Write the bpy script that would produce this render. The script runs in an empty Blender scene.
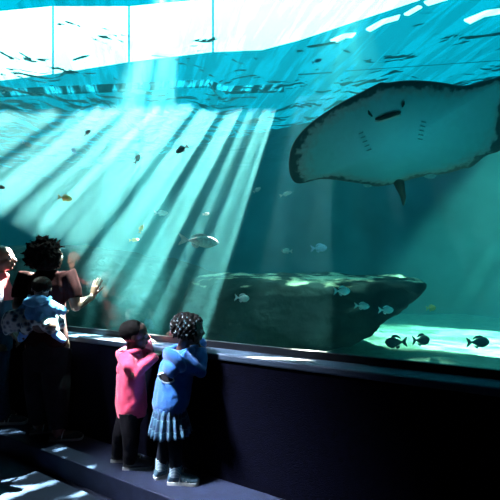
import bpy, bmesh, math, random
from mathutils import Vector, Matrix, noise
from mathutils.geometry import tessellate_polygon

random.seed(7)
S = bpy.context.scene
COL = S.collection
V = Vector
UP = V((0, 0, 1))

# ------------------------------------------------------------------ camera maths
FPX = 400.0
HORIZON = 277.0
CAM = V((0, 0, 1.47))
TH = math.radians(31.0)
F = V((-math.sin(TH), math.cos(TH), 0))
R = V((math.cos(TH), math.sin(TH), 0))
STEP = 0.15


def ray(px, py):
    return F + R * ((px - 250) / FPX) + UP * ((HORIZON - py) / FPX)


def atD(px, py, d):
    return CAM + ray(px, py) * d


def atY(px, py, y):
    r = ray(px, py)
    return CAM + r * (y / r.y)


def atH(px, py, z):
    r = ray(px, py)
    return CAM + r * ((z - CAM.z) / r.z)


def atP(px, py, p0, n):
    r = ray(px, py)
    return CAM + r * ((p0 - CAM).dot(n) / r.dot(n))


# ------------------------------------------------------------------ materials
def nodes_of(name):
    m = bpy.data.materials.new(name)
    m.use_nodes = True
    nt = m.node_tree
    return m, nt, nt.nodes, nt.links


def mat(name, col, rough=0.7, var=0.15, scale=12.0, bump=0.0, bscale=60.0, spec=0.3, metal=0.0, sheen=0.0):
    m, nt, N, L = nodes_of(name)
    b = N['Principled BSDF']
    tc = N.new('ShaderNodeTexCoord')
    nz = N.new('ShaderNodeTexNoise')
    nz.inputs['Scale'].default_value = scale
    nz.inputs['Detail'].default_value = 4
    L.new(tc.outputs['Object'], nz.inputs['Vector'])
    cr = N.new('ShaderNodeValToRGB')
    c = list(col)
    cr.color_ramp.elements[0].position = 0.3
    cr.color_ramp.elements[1].position = 0.7
    cr.color_ramp.elements[0].color = [max(0, x * (1 - var)) for x in c] + [1]
    cr.color_ramp.elements[1].color = [min(1, x * (1 + var)) for x in c] + [1]
    L.new(nz.outputs['Fac'], cr.inputs['Fac'])
    L.new(cr.outputs['Color'], b.inputs['Base Color'])
    b.inputs['Roughness'].default_value = rough
    b.inputs['Specular IOR Level'].default_value = spec
    b.inputs['Metallic'].default_value = metal
    if sheen:
        b.inputs['Sheen Weight'].default_value = sheen
    if bump:
        n2 = N.new('ShaderNodeTexNoise')
        n2.inputs['Scale'].default_value = bscale
        n2.inputs['Detail'].default_value = 5
        L.new(tc.outputs['Object'], n2.inputs['Vector'])
        bp = N.new('ShaderNodeBump')
        bp.inputs['Strength'].default_value = bump
        bp.inputs['Distance'].default_value = 0.02
        L.new(n2.outputs['Fac'], bp.inputs['Height'])
        L.new(bp.outputs['Normal'], b.inputs['Normal'])
    return m


# ------------------------------------------------------------------ objects
def link(name, mesh, material, parent=None):
    o = bpy.data.objects.new(name, mesh)
    COL.objects.link(o)
    if material:
        mesh.materials.clear()
        mesh.materials.append(material)
    if parent:
        o.parent = parent
        bpy.context.view_layer.update()
        o.matrix_parent_inverse = parent.matrix_world.inverted()
    return o


def tag(o, label=None, cat=None, group=None, kind=None):
    if label:
        o['label'] = label
    if cat:
        o['category'] = cat
    if group:
        o['group'] = group
    if kind:
        o['kind'] = kind
    return o


def empty(name, loc):
    o = bpy.data.objects.new(name, None)
    COL.objects.link(o)
    o.location = loc
    o.empty_display_size = 0.05
    bpy.context.view_layer.update()
    return o


def to_mesh(bm, name, smooth=True):
    bmesh.ops.recalc_face_normals(bm, faces=bm.faces)
    me = bpy.data.meshes.new(name)
    bm.to_mesh(me)
    bm.free()
    if smooth:
        for p in me.polygons:
            p.use_smooth = True
    return me


def box(bm, lo, hi):
    r = bmesh.ops.create_cube(bm, size=1.0)
    lo, hi = V(lo), V(hi)
    c, s = (lo + hi) / 2, hi - lo
    for v in r['verts']:
        v.co = V((v.co.x * s.x, v.co.y * s.y, v.co.z * s.z)) + c
    return r['verts']


def struct_box(name, lo, hi, m, bev=0.0, kind='structure'):
    bm = bmesh.new()
    box(bm, lo, hi)
    if bev:
        bmesh.ops.bevel(bm, geom=list(bm.edges), offset=bev, segments=3, affect='EDGES', profile=0.5)
    o = link(name, to_mesh(bm, name, False), m)
    tag(o, kind=kind)
    return o


def basis(axis, hint=UP):
    a = axis.normalized()
    x = hint.cross(a)
    if x.length < 1e-4:
        x = V((1, 0, 0)).cross(a)
    x.normalize()
    return x, a.cross(x), a


def rcone(bm, p0, r0, p1, r1, seg=14):
    """tapered limb piece with round ends"""
    p0, p1 = V(p0), V(p1)
    d = p1 - p0
    if d.length < 1e-6:
        d = V((0, 0, 1e-4))
    x, y, a = basis(d)
    rings = []
    for k in range(1, 5):
        t = math.pi / 2 * k / 4
        rings.append((p0 - a * r0 * math.cos(t), r0 * math.sin(t)))
    for k in range(0, 4):
        t = math.pi / 2 * k / 4
        rings.append((p1 + a * r1 * math.sin(t), r1 * math.cos(t)))
    vs = []
    for c, r in rings:
        vs.append([bm.verts.new(c + (x * math.cos(q) + y * math.sin(q)) * r) for q in [2 * math.pi * i / seg for i in range(seg)]])
    t0 = bm.verts.new(p0 - a * r0)
    t1 = bm.verts.new(p1 + a * r1)
    for A, B in zip(vs, vs[1:]):
        for i in range(seg):
            j = (i + 1) % seg
            bm.faces.new((A[i], A[j], B[j], B[i]))
    for i in range(seg):
        j = (i + 1) % seg
        bm.faces.new((t0, vs[0][j], vs[0][i]))
        bm.faces.new((t1, vs[-1][i], vs[-1][j]))


def chain(bm, pts, radii, seg=14):
    for i in range(len(pts) - 1):
        rcone(bm, pts[i], radii[i], pts[i + 1], radii[i + 1], seg)


def ell(bm, c, ax, ay, az, sub=3):
    """ellipsoid from three axis vectors"""
    r = bmesh.ops.create_icosphere(bm, subdivisions=sub, radius=1.0)
    for v in r['verts']:
        v.co = V(c) + ax * v.co.x + ay * v.co.y + az * v.co.z
    return r['verts']


def sph(bm, c, r, sub=2):
    return ell(bm, c, V((r, 0, 0)), V((0, r, 0)), V((0, 0, r)), sub)


def loft(bm, rings, seg=24, cap=True):
    """rings: (centre, vec_x, vec_y); flat ends"""
    vs = []
    for c, ax, ay in rings:
        vs.append([bm.verts.new(V(c) + ax * math.cos(q) + ay * math.sin(q)) for q in [2 * math.pi * i / seg for i in range(seg)]])
    for A, B in zip(vs, vs[1:]):
        for i in range(seg):
            j = (i + 1) % seg
            bm.faces.new((A[i], A[j], B[j], B[i]))
    if cap:
        bm.faces.new(list(reversed(vs[0])))
        bm.faces.new(vs[-1])
    return vs


def tube(bm, pts, radii, seg=18):
    """sleeve or trouser leg with flat ends"""
    pts = [V(p) for p in pts]
    rings = []
    for i, p in enumerate(pts):
        d = pts[min(i + 1, len(pts) - 1)] - pts[max(i - 1, 0)]
        x, y, a = basis(d, F)
        rings.append((p, x * radii[i], y * radii[i]))
    loft(bm, rings, seg)


def fuse(bm, name, voxel, smooth=4, disp=0.0, dscale=10.0, stretch=(1, 1, 1), disp2=0.0, dscale2=40.0):
    """one continuous surface out of overlapping closed pieces"""
    bmesh.ops.recalc_face_normals(bm, faces=bm.faces)
    me = bpy.data.meshes.new(name)
    bm.to_mesh(me)
    bm.free()
    o = bpy.data.objects.new(name + '_raw', me)
    COL.objects.link(o)
    md = o.modifiers.new('fuse', 'REMESH')
    md.mode = 'VOXEL'
    md.voxel_size = voxel
    md.use_smooth_shade = True
    if smooth:
        sm = o.modifiers.new('smooth', 'SMOOTH')
        sm.factor = 0.5
        sm.iterations = smooth
    dg = bpy.context.evaluated_depsgraph_get()
    out = bpy.data.meshes.new_from_object(o.evaluated_get(dg))
    bpy.data.objects.remove(o)
    bpy.data.meshes.remove(me)
    if disp or disp2:
        off = []
        st = V(stretch)
        for v in out.vertices:
            p = v.co
            q = V((p.x * st.x, p.y * st.y, p.z * st.z))
            h = disp * noise.noise(q * dscale) + (disp2 * noise.noise(q * dscale2) if disp2 else 0)
            off.append(v.co + v.normal * h)
        for v, c in zip(out.vertices, off):
            v.co = c
    for p in out.polygons:
        p.use_smooth = True
    out.name = name
    return out


# ================================================================== setting
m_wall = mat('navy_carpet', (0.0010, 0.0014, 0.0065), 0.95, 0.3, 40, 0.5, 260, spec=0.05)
m_ledge = mat('ledge_paint', (0.035, 0.06, 0.10), 0.62, 0.12, 9, 0.25, 120, spec=0.25)
m_frame = mat('window_seal', (0.006, 0.008, 0.012), 0.35, 0.1, 20, spec=0.4)
m_step = mat('step_vinyl', (0.012, 0.018, 0.042), 0.62, 0.2, 14, 0.2, 150, spec=0.2)
m_floor = mat('floor_vinyl', (0.017, 0.024, 0.05), 0.62, 0.2, 10, 0.2, 120, spec=0.2)
m_room = mat('dark_room_paint', (0.012, 0.014, 0.03), 0.9, 0.2, 5, spec=0.1)

X0, X1 = -15.0, 3.6          # along the window
YW = 2.14                    # visitors' face of the low wall
YG = 2.31                    # front face of the glass
LEDGE = 0.97
YB = 9.0                     # back wall of the tank
ZS = 4.37                    # water level
ZSAND = 0.70
ZROOF = 4.85

struct_box('floor', (X0, -5, -0.2), (X1, 1.80, 0.0), m_floor)
struct_box('step', (X0, 1.80, -0.2), (X1, YW + 0.05, STEP), m_step, 0.008)
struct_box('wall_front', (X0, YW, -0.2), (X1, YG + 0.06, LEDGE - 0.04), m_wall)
struct_box('trim_1', (X0, YW - 0.012, LEDGE - 0.045), (X1, YG + 0.05, LEDGE), m_ledge, 0.012)
struct_box('trim_2', (X0, YG - 0.015, LEDGE), (X1, YG + 0.02, LEDGE + 0.045), m_frame, 0.003)
struct_box('wall_header', (X0, YW, ZROOF), (X1, YG + 0.06, 6.0), m_room)
struct_box('ceiling', (X0, -5, 6.0), (X1, YG + 0.06, 6.2), m_room)
struct_box('wall_back', (X0, -5.2, -0.2), (X1, -5, 6.2), m_room)
struct_box('wall_left', (X0 - 0.2, -5.2, -0.2), (X0, YG + 0.06, 6.2), m_room)
struct_box('wall_right', (X1, -5.2, -0.2), (X1 + 0.2, YG + 0.06, 6.2), m_room)

# glass pane: clear, mirrors at a slant like any pane
m_glass, nt, N, L = nodes_of('aquarium_glass')
N.remove(N['Principled BSDF'])
tr = N.new('ShaderNodeBsdfTransparent')
tr.inputs['Color'].default_value = (0.97, 1.0, 0.99, 1)
gl = N.new('ShaderNodeBsdfGlossy')
gl.inputs['Roughness'].default_value = 0.015
fr = N.new('ShaderNodeFresnel')
fr.inputs['IOR'].default_value = 1.5
ge = N.new('ShaderNodeNewGeometry')
iv = N.new('ShaderNodeMath')
iv.operation = 'SUBTRACT'
iv.inputs[0].default_value = 1.0
L.new(ge.outputs['Backfacing'], iv.inputs[1])
mf = N.new('ShaderNodeMath')
mf.operation = 'MULTIPLY'
L.new(fr.outputs['Fac'], mf.inputs[0])
L.new(iv.outputs[0], mf.inputs[1])
mx = N.new('ShaderNodeMixShader')
L.new(mf.outputs[0], mx.inputs['Fac'])
L.new(tr.outputs['BSDF'], mx.inputs[1])
L.new(gl.outputs['BSDF'], mx.inputs[2])
L.new(mx.outputs['Shader'], N['Material Output'].inputs['Surface'])
bm = bmesh.new()
box(bm, (X0, YG + 0.005, LEDGE + 0.005), (X1, YG + 0.045, ZROOF))
g = link('window_1', to_mesh(bm, 'window_1', False), m_glass)
tag(g, kind='structure')

# ---------------------------------------------------------------- the tank
m_back = mat('tank_wall', (0.05, 0.16, 0.19), 0.9, 0.5, 1.3, 0.8, 3.0, spec=0.1)
struct_box('wall_tank_back', (X0, YB, 0.2), (X1, YB + 0.3, 6.0), m_back)
struct_box('wall_tank_left', (X0 - 0.3, YG + 0.06, 0.2), (X0, YB + 0.3, 6.0), m_back)
struct_box('wall_tank_right', (X1, YG + 0.06, 0.2), (X1 + 0.3, YB + 0.3, 6.0), m_back)

m_sand = mat('sand', (0.36, 0.36, 0.27), 0.95, 0.18, 7, 0.6, 30, spec=0.05)
bm = bmesh.new()
nx, ny = 150, 70
grid = [[None] * (ny + 1) for _ in range(nx + 1)]
for i in range(nx + 1):
    for j in range(ny + 1):
        x = X0 + (X1 - X0) * i / nx
        y = YG + 0.055 + (YB - YG - 0.06) * j / ny
        z = ZSAND + 0.05 * noise.noise(V((x * 0.9, y * 0.9, 0))) + 0.012 * math.sin(9 * y + 3 * noise.noise(V((x, y, 4))))
        grid[i][j] = bm.verts.new((x, y, z))
for i in range(nx):
    for j in range(ny):
        bm.faces.new((grid[i][j], grid[i + 1][j], grid[i + 1][j + 1], grid[i][j + 1]))
o = link('sand', to_mesh(bm, 'sand'), m_sand)
tag(o, 'pale sand bed on the bottom of the tank', 'sand', kind='stuff')

# water body: haze only, no surface
m_water, nt, N, L = nodes_of('teal_water')
N.remove(N['Principled BSDF'])
sc_ = N.new('ShaderNodeVolumeScatter')
sc_.inputs['Color'].default_value = (0.20, 0.80, 0.88, 1)
sc_.inputs['Density'].default_value = 0.05
sc_.inputs['Anisotropy'].default_value = 0.25
ab = N.new('ShaderNodeVolumeAbsorption')
ab.inputs['Color'].default_value = (0.0, 0.77, 0.78, 1)
ab.inputs['Density'].default_value = 0.25
ad = N.new('ShaderNodeAddShader')
L.new(sc_.outputs[0], ad.inputs[0])
L.new(ab.outputs[0], ad.inputs[1])
L.new(ad.outputs[0], N['Material Output'].inputs['Volume'])
bm = bmesh.new()
box(bm, (X0 + 0.01, YG + 0.05, 0.4), (X1 - 0.01, YB - 0.01, ZS - 0.03))
o = link('tank_water', to_mesh(bm, 'tank_water', False), m_water)
tag(o, 'hazy teal water filling the aquarium behind the glass', 'water', kind='stuff')

# rippled surface: mirrors from below at a slant, clear where looked through steeply
m_surf, nt, N, L = nodes_of('rippled_surface')
N.remove(N['Principled BSDF'])
tc = N.new('ShaderNodeTexCoord')
mp = N.new('ShaderNodeMapping')
mp.inputs['Scale'].default_value = (1.0, 1.0, 1.0)
L.new(tc.outputs['Object'], mp.inputs['Vector'])
nz = N.new('ShaderNodeTexNoise')
nz.inputs['Scale'].default_value = 1.5
nz.inputs['Detail'].default_value = 2.5
nz.inputs['Distortion'].default_value = 0.9
L.new(mp.outputs['Vector'], nz.inputs['Vector'])
bp = N.new('ShaderNodeBump')
bp.inputs['Strength'].default_value = 0.75
bp.inputs['Distance'].default_value = 0.15
L.new(nz.outputs['Fac'], bp.inputs['Height'])
fr = N.new('ShaderNodeFresnel')
fr.inputs['IOR'].default_value = 1.055
L.new(bp.outputs['Normal'], fr.inputs['Normal'])
# wave-focused light put into the tint as strips running towards the glass
mp2 = N.new('ShaderNodeMapping')
mp2.vector_type = 'TEXTURE'
mp2.inputs['Rotation'].default_value = (0, 0, math.radians(47))
mp2.inputs['Scale'].default_value = (1.0, 9.0, 1.0)
L.new(tc.outputs['Object'], mp2.inputs['Vector'])
n2 = N.new('ShaderNodeTexNoise')
n2.inputs['Scale'].default_value = 6.5
n2.inputs['Detail'].default_value = 2.5
n2.inputs['Roughness'].default_value = 0.6
L.new(mp2.outputs['Vector'], n2.inputs['Vector'])
cr = N.new('ShaderNodeValToRGB')
cr.color_ramp.elements[0].position = 0.44
cr.color_ramp.elements[0].color = (0.72, 0.72, 0.72, 1)
cr.color_ramp.elements[1].position = 0.56
cr.color_ramp.elements[1].color = (1, 1, 1, 1)
L.new(n2.outputs['Fac'], cr.inputs['Fac'])
tr = N.new('ShaderNodeBsdfTransparent')
L.new(cr.outputs['Color'], tr.inputs['Color'])
gl = N.new('ShaderNodeBsdfGlossy')
gl.inputs['Roughness'].default_value = 0.22
L.new(bp.outputs['Normal'], gl.inputs['Normal'])
mx = N.new('ShaderNodeMixShader')
L.new(fr.outputs['Fac'], mx.inputs['Fac'])
L.new(tr.outputs['BSDF'], mx.inputs[1])
L.new(gl.outputs['BSDF'], mx.inputs[2])
L.new(mx.outputs['Shader'], N['Material Output'].inputs['Surface'])
bm = bmesh.new()
nx, ny = 190, 70
grid = []
for i in range(nx + 1):
    row = []
    for j in range(ny + 1):
        x = X0 + (X1 - X0) * i / nx
        y = YG + 0.05 + (YB - YG - 0.05) * j / ny
        z = ZS + 0.02 * noise.noise(V((x * 1.6, y * 1.6, 2)))
        row.append(bm.verts.new((x, y, z)))
    grid.append(row)
for i in range(nx):
    for j in range(ny):
        bm.faces.new((grid[i][j], grid[i + 1][j], grid[i + 1][j + 1], grid[i][j + 1]))
me = bpy.data.meshes.new('water_surface')
bm.normal_update()
bm.to_mesh(me)
bm.free()
for p in me.polygons:
    p.use_smooth = True
o = link('water_surface', me, m_surf)
tag(o, 'rippled underside of the water at the top of the tank', 'water', kind='structure')


# added roof over the tank, its slots shaped to throw sun shafts
def prism(name, loops, z0, z1, m):
    bm = bmesh.new()
    tris = tessellate_polygon([[V((p[0], p[1], 0)) for p in lp] for lp in loops])
    flat = [p for lp in loops for p in lp]
    lo = [bm.verts.new((p[0], p[1], z0)) for p in flat]
    hi = [bm.verts.new((p[0], p[1], z1)) for p in flat]
    for t in tris:
        bm.faces.new([lo[i] for i in t])
        bm.faces.new([hi[i] for i in t])
    k = 0
    for lp in loops:
        n = len(lp)
        for i in range(n):
            a, b = k + i, k + (i + 1) % n
            bm.faces.new((lo[a], lo[b], hi[b], hi[a]))
        k += n
    return link(name, to_mesh(bm, name, False), m)


def roofpt(px, py):
    p = atH(px, py, ZROOF)
    return (p.x, p.y)


m_roof_glow, nt, N, L = nodes_of('blue_roof_glow')  # added blue glow that turns the water under the surface cyan
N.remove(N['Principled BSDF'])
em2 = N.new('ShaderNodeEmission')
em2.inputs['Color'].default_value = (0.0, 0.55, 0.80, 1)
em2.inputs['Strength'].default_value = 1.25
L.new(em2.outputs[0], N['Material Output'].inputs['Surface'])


SUN_TO = (F + R * ((332 - 250) / FPX) + UP * ((HORIZON + 70) / FPX)).normalized()
slot_a = [roofpt(*p) for p in ((-160, 113), (-160, 123), (208, 107), (226, 113), (284, 111), (284, 102), (226, 104), (208, 98))]
slot_b = [roofpt(298, 93), roofpt(298, 96), roofpt(332, 94), roofpt(332, 91)]
slot_c = [roofpt(345, 90), roofpt(345, 92.5), roofpt(580, 78), roofpt(580, 75.5)]
outer = [(X0, YG + 0.06), (X1, YG + 0.06), (X1, YB + 0.3), (X0, YB + 0.3)]
# added gobo sheets over the roof slots break the sunlight into separate shafts
def streaky(name, lo, hi):
    m_slot, nt, N, L = nodes_of(name)
    N.remove(N['Principled BSDF'])
    tc = N.new('ShaderNodeTexCoord')
    mp2 = N.new('ShaderNodeMapping')
    mp2.vector_type = 'TEXTURE'
    mp2.inputs['Rotation'].default_value = (0, 0, math.radians(47))
    mp2.inputs['Scale'].default_value = (1.0, 9.0, 1.0)
    L.new(tc.outputs['Object'], mp2.inputs['Vector'])
    n2 = N.new('ShaderNodeTexNoise')
    n2.inputs['Scale'].default_value = 6.0
    n2.inputs['Detail'].default_value = 3.0
    n2.inputs['Roughness'].default_value = 0.6
    L.new(mp2.outputs['Vector'], n2.inputs['Vector'])
    cr = N.new('ShaderNodeValToRGB')
    cr.color_ramp.elements[0].position = 0.43
    cr.color_ramp.elements[0].color = (lo, lo, lo, 1)
    cr.color_ramp.elements[1].position = 0.58
    cr.color_ramp.elements[1].color = (hi, hi, hi, 1)
    L.new(n2.outputs['Fac'], cr.inputs['Fac'])
    tr = N.new('ShaderNodeBsdfTransparent')
    L.new(cr.outputs['Color'], tr.inputs['Color'])
    L.new(tr.outputs['BSDF'], N['Material Output'].inputs['Surface'])
    return m_slot


clear_gobo, grey_gobo = streaky('streak_gobo', .05, 1.0), streaky('grey_streak_gobo', .04, .42)
for lp_, m_slot in ((slot_a, clear_gobo), (slot_b, grey_gobo), (slot_c, grey_gobo)):
    bm = bmesh.new()
    bm.faces.new([bm.verts.new((x, y, ZROOF + .385)) for x, y in lp_])
    tag(link('sun_gobo', to_mesh(bm, 'sun_gobo', False), m_slot), kind='structure')
o = prism('roof_baffle', [outer, slot_a, slot_b, slot_c], ZROOF + 0.35, ZROOF + 0.42, m_roof_glow)
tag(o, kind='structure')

# luminous skylight panes seen through the ripples
m_sky, nt, N, L = nodes_of('skylight_diffuser')
N.remove(N['Principled BSDF'])
em = N.new('ShaderNodeEmission')
em.inputs['Color'].default_value = (0.45, 1.0, 1.0, 1)
em.inputs['Strength'].default_value = 5.5
L.new(em.outputs[0], N['Material Output'].inputs['Surface'])
ZP = ZS + 0.30


def panept(px, py):
    p = atH(px, py, ZP)
    return (p.x, p.y)


panes = [
    [(-120, 24), (-120, 96), (52, 74), (52, 8)],
    [(54, 8), (54, 74), (128, 62), (128, 8)],
    [(130, 8), (130, 62), (212, 52), (212, 0)],
    [(214, 0), (214, 52), (262, 50), (300, 40), (420, 0), (440, -40), (214, -40)],
]
panes += [[(424, 3), (428, 6), (444, 1), (462, -4), (458, -9), (440, -3)], [(464, 21), (470, 24), (484, 17), (506, 13), (508, 9), (486, 12)], [(330, 41), (336, 43), (346, 38), (352, 38), (356, 34), (344, 35)],
          [(366, 30), (370, 32), (384, 24), (398, 20), (400, 16), (382, 21)], [(404, 15), (408, 16), (422, 8), (418, 7)]]  # glowing slivers added for wispy streaks of light on the water
root = empty('skylight', V((-3, 4, ZP + 0.05)))
tag(root, 'row of blown-out white skylight panes and added glowing streaks above the rippling water', 'skylight', kind='structure')
for q in panes:
    prism('pane', [[panept(*p) for p in q]], ZP, ZP + 0.02, m_sky).parent = root
for ch in root.children:
    ch.matrix_parent_inverse = root.matrix_world.inverted()

# ---------------------------------------------------------------- rock ledge in the tank
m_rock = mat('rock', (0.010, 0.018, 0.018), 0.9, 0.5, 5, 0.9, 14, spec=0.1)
ROCKD = 4.4


def rock_ring(px, top, bot, dep):
    a, b = atD(px, top, ROCKD), atD(px, bot, ROCKD)
    c = (a + b) / 2
    h = (a - b).length / 2
    return c, h, dep


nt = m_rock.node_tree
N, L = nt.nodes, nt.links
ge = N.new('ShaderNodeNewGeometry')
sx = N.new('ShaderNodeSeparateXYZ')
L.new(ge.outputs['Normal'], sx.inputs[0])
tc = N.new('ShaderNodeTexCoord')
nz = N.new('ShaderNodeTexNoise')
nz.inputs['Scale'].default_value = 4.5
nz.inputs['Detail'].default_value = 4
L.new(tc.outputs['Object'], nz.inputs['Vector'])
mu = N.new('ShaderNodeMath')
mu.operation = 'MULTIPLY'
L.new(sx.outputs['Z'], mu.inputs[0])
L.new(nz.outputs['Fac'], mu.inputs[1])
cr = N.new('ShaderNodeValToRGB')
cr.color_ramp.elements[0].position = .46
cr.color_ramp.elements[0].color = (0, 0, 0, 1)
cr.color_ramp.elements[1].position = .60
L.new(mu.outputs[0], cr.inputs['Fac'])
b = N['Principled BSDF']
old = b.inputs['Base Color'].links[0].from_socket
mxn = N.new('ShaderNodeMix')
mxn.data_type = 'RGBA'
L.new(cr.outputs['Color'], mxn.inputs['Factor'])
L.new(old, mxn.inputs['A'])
mxn.inputs['B'].default_value = (.55, .52, .36, 1)      # bright caustic highlights put into the colour of the sand on top
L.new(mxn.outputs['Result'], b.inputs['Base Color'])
bm = bmesh.new()
prof = [(182, 300, 344, .30), (194, 273, 346, .45), (215, 270, 347, .6), (260, 270, 347, .7), (310, 270, 346, .7),
        (340, 271, 342, .7), (358, 271.5, 330, .66), (378, 272, 315, .6), (395, 273, 303, .5), (408, 274, 294, .4), (417, 276, 288, .25)]
rings = []
for px, top, bot, dep in prof:
    c, h, dd = rock_ring(px, top, bot, dep)
    ring = []
    for q in range(28):
        t = 2 * math.pi * q / 28
        cx, sy = math.cos(t), math.sin(t)
        ex = math.copysign(abs(cx) ** 0.55, cx)
        ey = math.copysign(abs(sy) ** 0.45, sy)
        ring.append(bm.verts.new(c + F * (dd * ex) + UP * (h * ey - .09 * max(0, ey) * (1 - ex) / 2)))
    rings.append(ring)
for A, B in zip(rings, rings[1:]):
    for i in range(28):
        j = (i + 1) % 28
        bm.faces.new((A[i], A[j], B[j], B[i]))
bm.faces.new(rings[0])
bm.faces.new(list(reversed(rings[-1])))
me = fuse(bm, 'rock_ledge', 0.022, 3, 0.035, 2.2, (1, 1, 3.2), 0.016, 7.0)
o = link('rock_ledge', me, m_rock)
tag(o, 'large dark flat-topped rock ledge overhanging the sand inside the tank', 'rock')

bm = bmesh.new()  # dark mass added for the murk low in the water at left
prof = [(-100, 252, 340, 10.5, 1.2), (-40, 250, 345, 8.9, 1.3), (40, 248, 350, 7.5, 1.3), (100, 249, 350, 6.7, 1.4), (140, 256, 352, 6.2, 1.3),
        (170, 263, 352, 5.9, 1.2), (200, 280, 352, 5.6, 1.0), (222, 320, 352, 5.4, .5)]
rings = []
for px, top, bot, dep, thick in prof:
    a, b = atD(px, top, dep), atD(px, 277, dep)
    b = V((b.x, b.y, ZSAND - .1))
    c, h = (a + b) / 2, (a - b).length / 2
    ring_ = []
    for q in range(28):
        t = 2 * math.pi * q / 28
        cx, sy = math.cos(t), math.sin(t)
        ring_.append(bm.verts.new(c + V((0, 1, 0)) * (thick * math.copysign(abs(cx) ** .7, cx)) + UP * (h * math.copysign(abs(sy) ** .5, sy))))
    rings.append(ring_)
for A, B in zip(rings, rings[1:]):
    for i in range(28):
        j = (i + 1) % 28
        bm.faces.new((A[i], A[j], B[j], B[i]))
bm.faces.new(rings[0])
bm.faces.new(list(reversed(rings[-1])))
me = fuse(bm, 'murk_bank', 0.035, 3, 0.10, 1.6, (1, 1, 2.2), 0.03, 6.0)
o = link('murk_bank', me, mat('bank_murk', (0.02, 0.04, 0.042), 0.95, 0.5, 4, 0.9, 14, spec=0.05))
tag(o, 'long low dark mass added for the murk under the light shafts, behind the raised hand', 'rock')

# ---------------------------------------------------------------- the ray
m_ray, nt, N, L = nodes_of('ray_skin')
b = N['Principled BSDF']
at = N.new('ShaderNodeAttribute')
at.attribute_name = 'rim'
tc = N.new('ShaderNodeTexCoord')
nz = N.new('ShaderNodeTexNoise')
nz.inputs['Scale'].default_value = 24
nz.inputs['Detail'].default_value = 4
L.new(tc.outputs['Object'], nz.inputs['Vector'])
ma = N.new('ShaderNodeMath')
ma.operation = 'MULTIPLY_ADD'
L.new(nz.outputs['Fac'], ma.inputs[0])
ma.inputs[1].default_value = 0.22
L.new(at.outputs['Fac'], ma.inputs[2])
cr = N.new('ShaderNodeValToRGB')
cr.color_ramp.elements[0].position = 0.20
cr.color_ramp.elements[0].color = (0.38, 0.92, 1.0, 1)
cr.color_ramp.elements[1].position = 1.0
cr.color_ramp.elements[1].color = (0.03, 0.05, 0.06, 1)
for pos, col in ((0.80, (0.22, 0.56, 0.60, 1)), (0.93, (0.30, 0.36, 0.37, 1)), (0.975, (0.05, 0.07, 0.08, 1))):
    e = cr.color_ramp.elements.new(pos)
    e.color = col
L.new(ma.outputs[0], cr.inputs['Fac'])
L.new(cr.outputs['Color'], b.inputs['Base Color'])
b.inputs['Roughness'].default_value = 0.55
b.inputs['Specular IOR Level'].default_value = 0.3

RAYD = 3.25
RC = atD(397, 134, RAYD)
ta = math.radians(56)
RN = (-F * math.cos(ta) - UP * math.sin(ta)).normalized()     # belly side
out_px = [(297.6, 183), (292, 179), (289, 170), (289, 158), (292, 146), (299, 135), (311, 123), (325, 113), (341, 103), (357, 94.5),
          (370, 88), (378, 84), (382, 82.5), (388, 83), (404, 81), (422, 81), (443, 83), (463, 86), (482, 82), (500, 77), (516, 72), (526, 76),
          (524, 92), (518, 112), (510, 133), (500, 150), (486, 155), (472, 166), (463, 168), (454, 171), (440, 174), (428, 175), (410, 179), (396, 183),
          (378, 186), (366, 184), (346, 181), (330, 179), (318, 179), (306, 182)]
# resample evenly
pts = [V((x, y)) for x, y in out_px]
dense = []
for i in range(len(pts)):
    a, b2 = pts[i], pts[(i + 1) % len(pts)]
    p_, n_ = pts[i - 1], pts[(i + 2) % len(pts)]
    for k in range(4):
        t = k / 4
        q = 0.5 * ((2 * a) + (b2 - p_) * t + (2 * p_ - 5 * a + 4 * b2 - n_) * t * t + (3 * a - p_ - 3 * b2 + n_) * t ** 3)
        dense.append(q)


def wing_bend(p):
    s = (p - RC).dot(R)
    return p - RN * 0.0 + UP * (0.05 * math.sin(2.2 * s)) * 0


cx2 = V((398, 134))
NR = 22
bm = bmesh.new()
lay = bm.verts.layers.float.new('rim')
belly, back = [], []
for k in range(NR + 1):
    t = k / NR
    tt = 1 - (1 - t) ** 1.5
    rb, rk = [], []
    for q in dense:
        p2 = cx2 + (q - cx2) * tt
        p = atP(p2.x, p2.y, RC, RN)
        lat = (p - RC).dot(R)
        bulge = (max(0.0, 1 - tt ** 2)) ** 0.75
        body = math.exp(-(lat / 0.42) ** 2)
        w = bulge * (0.03 + 0.07 * body)
        wb = bulge * (0.03 + 0.15 * body)
        v1 = bm.verts.new(p + RN * (w + 0.006))
        v2 = bm.verts.new(p - RN * (wb + 0.006))
        tipdark = min(1.0, max(0.0, (306 + 9 * noise.noise(V((p2.x * .12, p2.y * .12, 0))) - (170 - p2.y) * .22 - p2.x) / 9)) if p2.y > 120 else 0
        tipr = min(1.0, max(0.0, (p2.x - 478 - 6 * noise.noise(V((p2.x * .1, p2.y * .1, 5))) - (150 - p2.y) * .12) / 16))
        wob = 0.05 * noise.noise(V((q.x * .05, q.y * .05, 3)))
        v1[lay] = max(tt * 0.965 + wob * t, tipdark, tipr) - 0.05
        v2[lay] = 1.0
        rb.append(v1)
        rk.append(v2)
    belly.append(rb)
    back.append(rk)
n = len(dense)
for rings_ in (belly, back):
    for A, B in zip(rings_[1:], rings_[2:]):
        for i in range(n):
            j = (i + 1) % n
            bm.faces.new((A[i], A[j], B[j], B[i]))
    c = rings_[0][0]
    for i in range(n):
        bm.faces.new((c, rings_[1][i], rings_[1][(i + 1) % n]))
for i in range(n):
    j = (i + 1) % n
    bm.faces.new((belly[-1][i], belly[-1][j], back[-1][j], back[-1][i]))
loose = [v for v in bm.verts if not v.link_faces]
bmesh.ops.delete(bm, geom=loose, context='VERTS')
me = to_mesh(bm, 'stingray')
ray_root = empty('stingray', RC)
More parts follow.
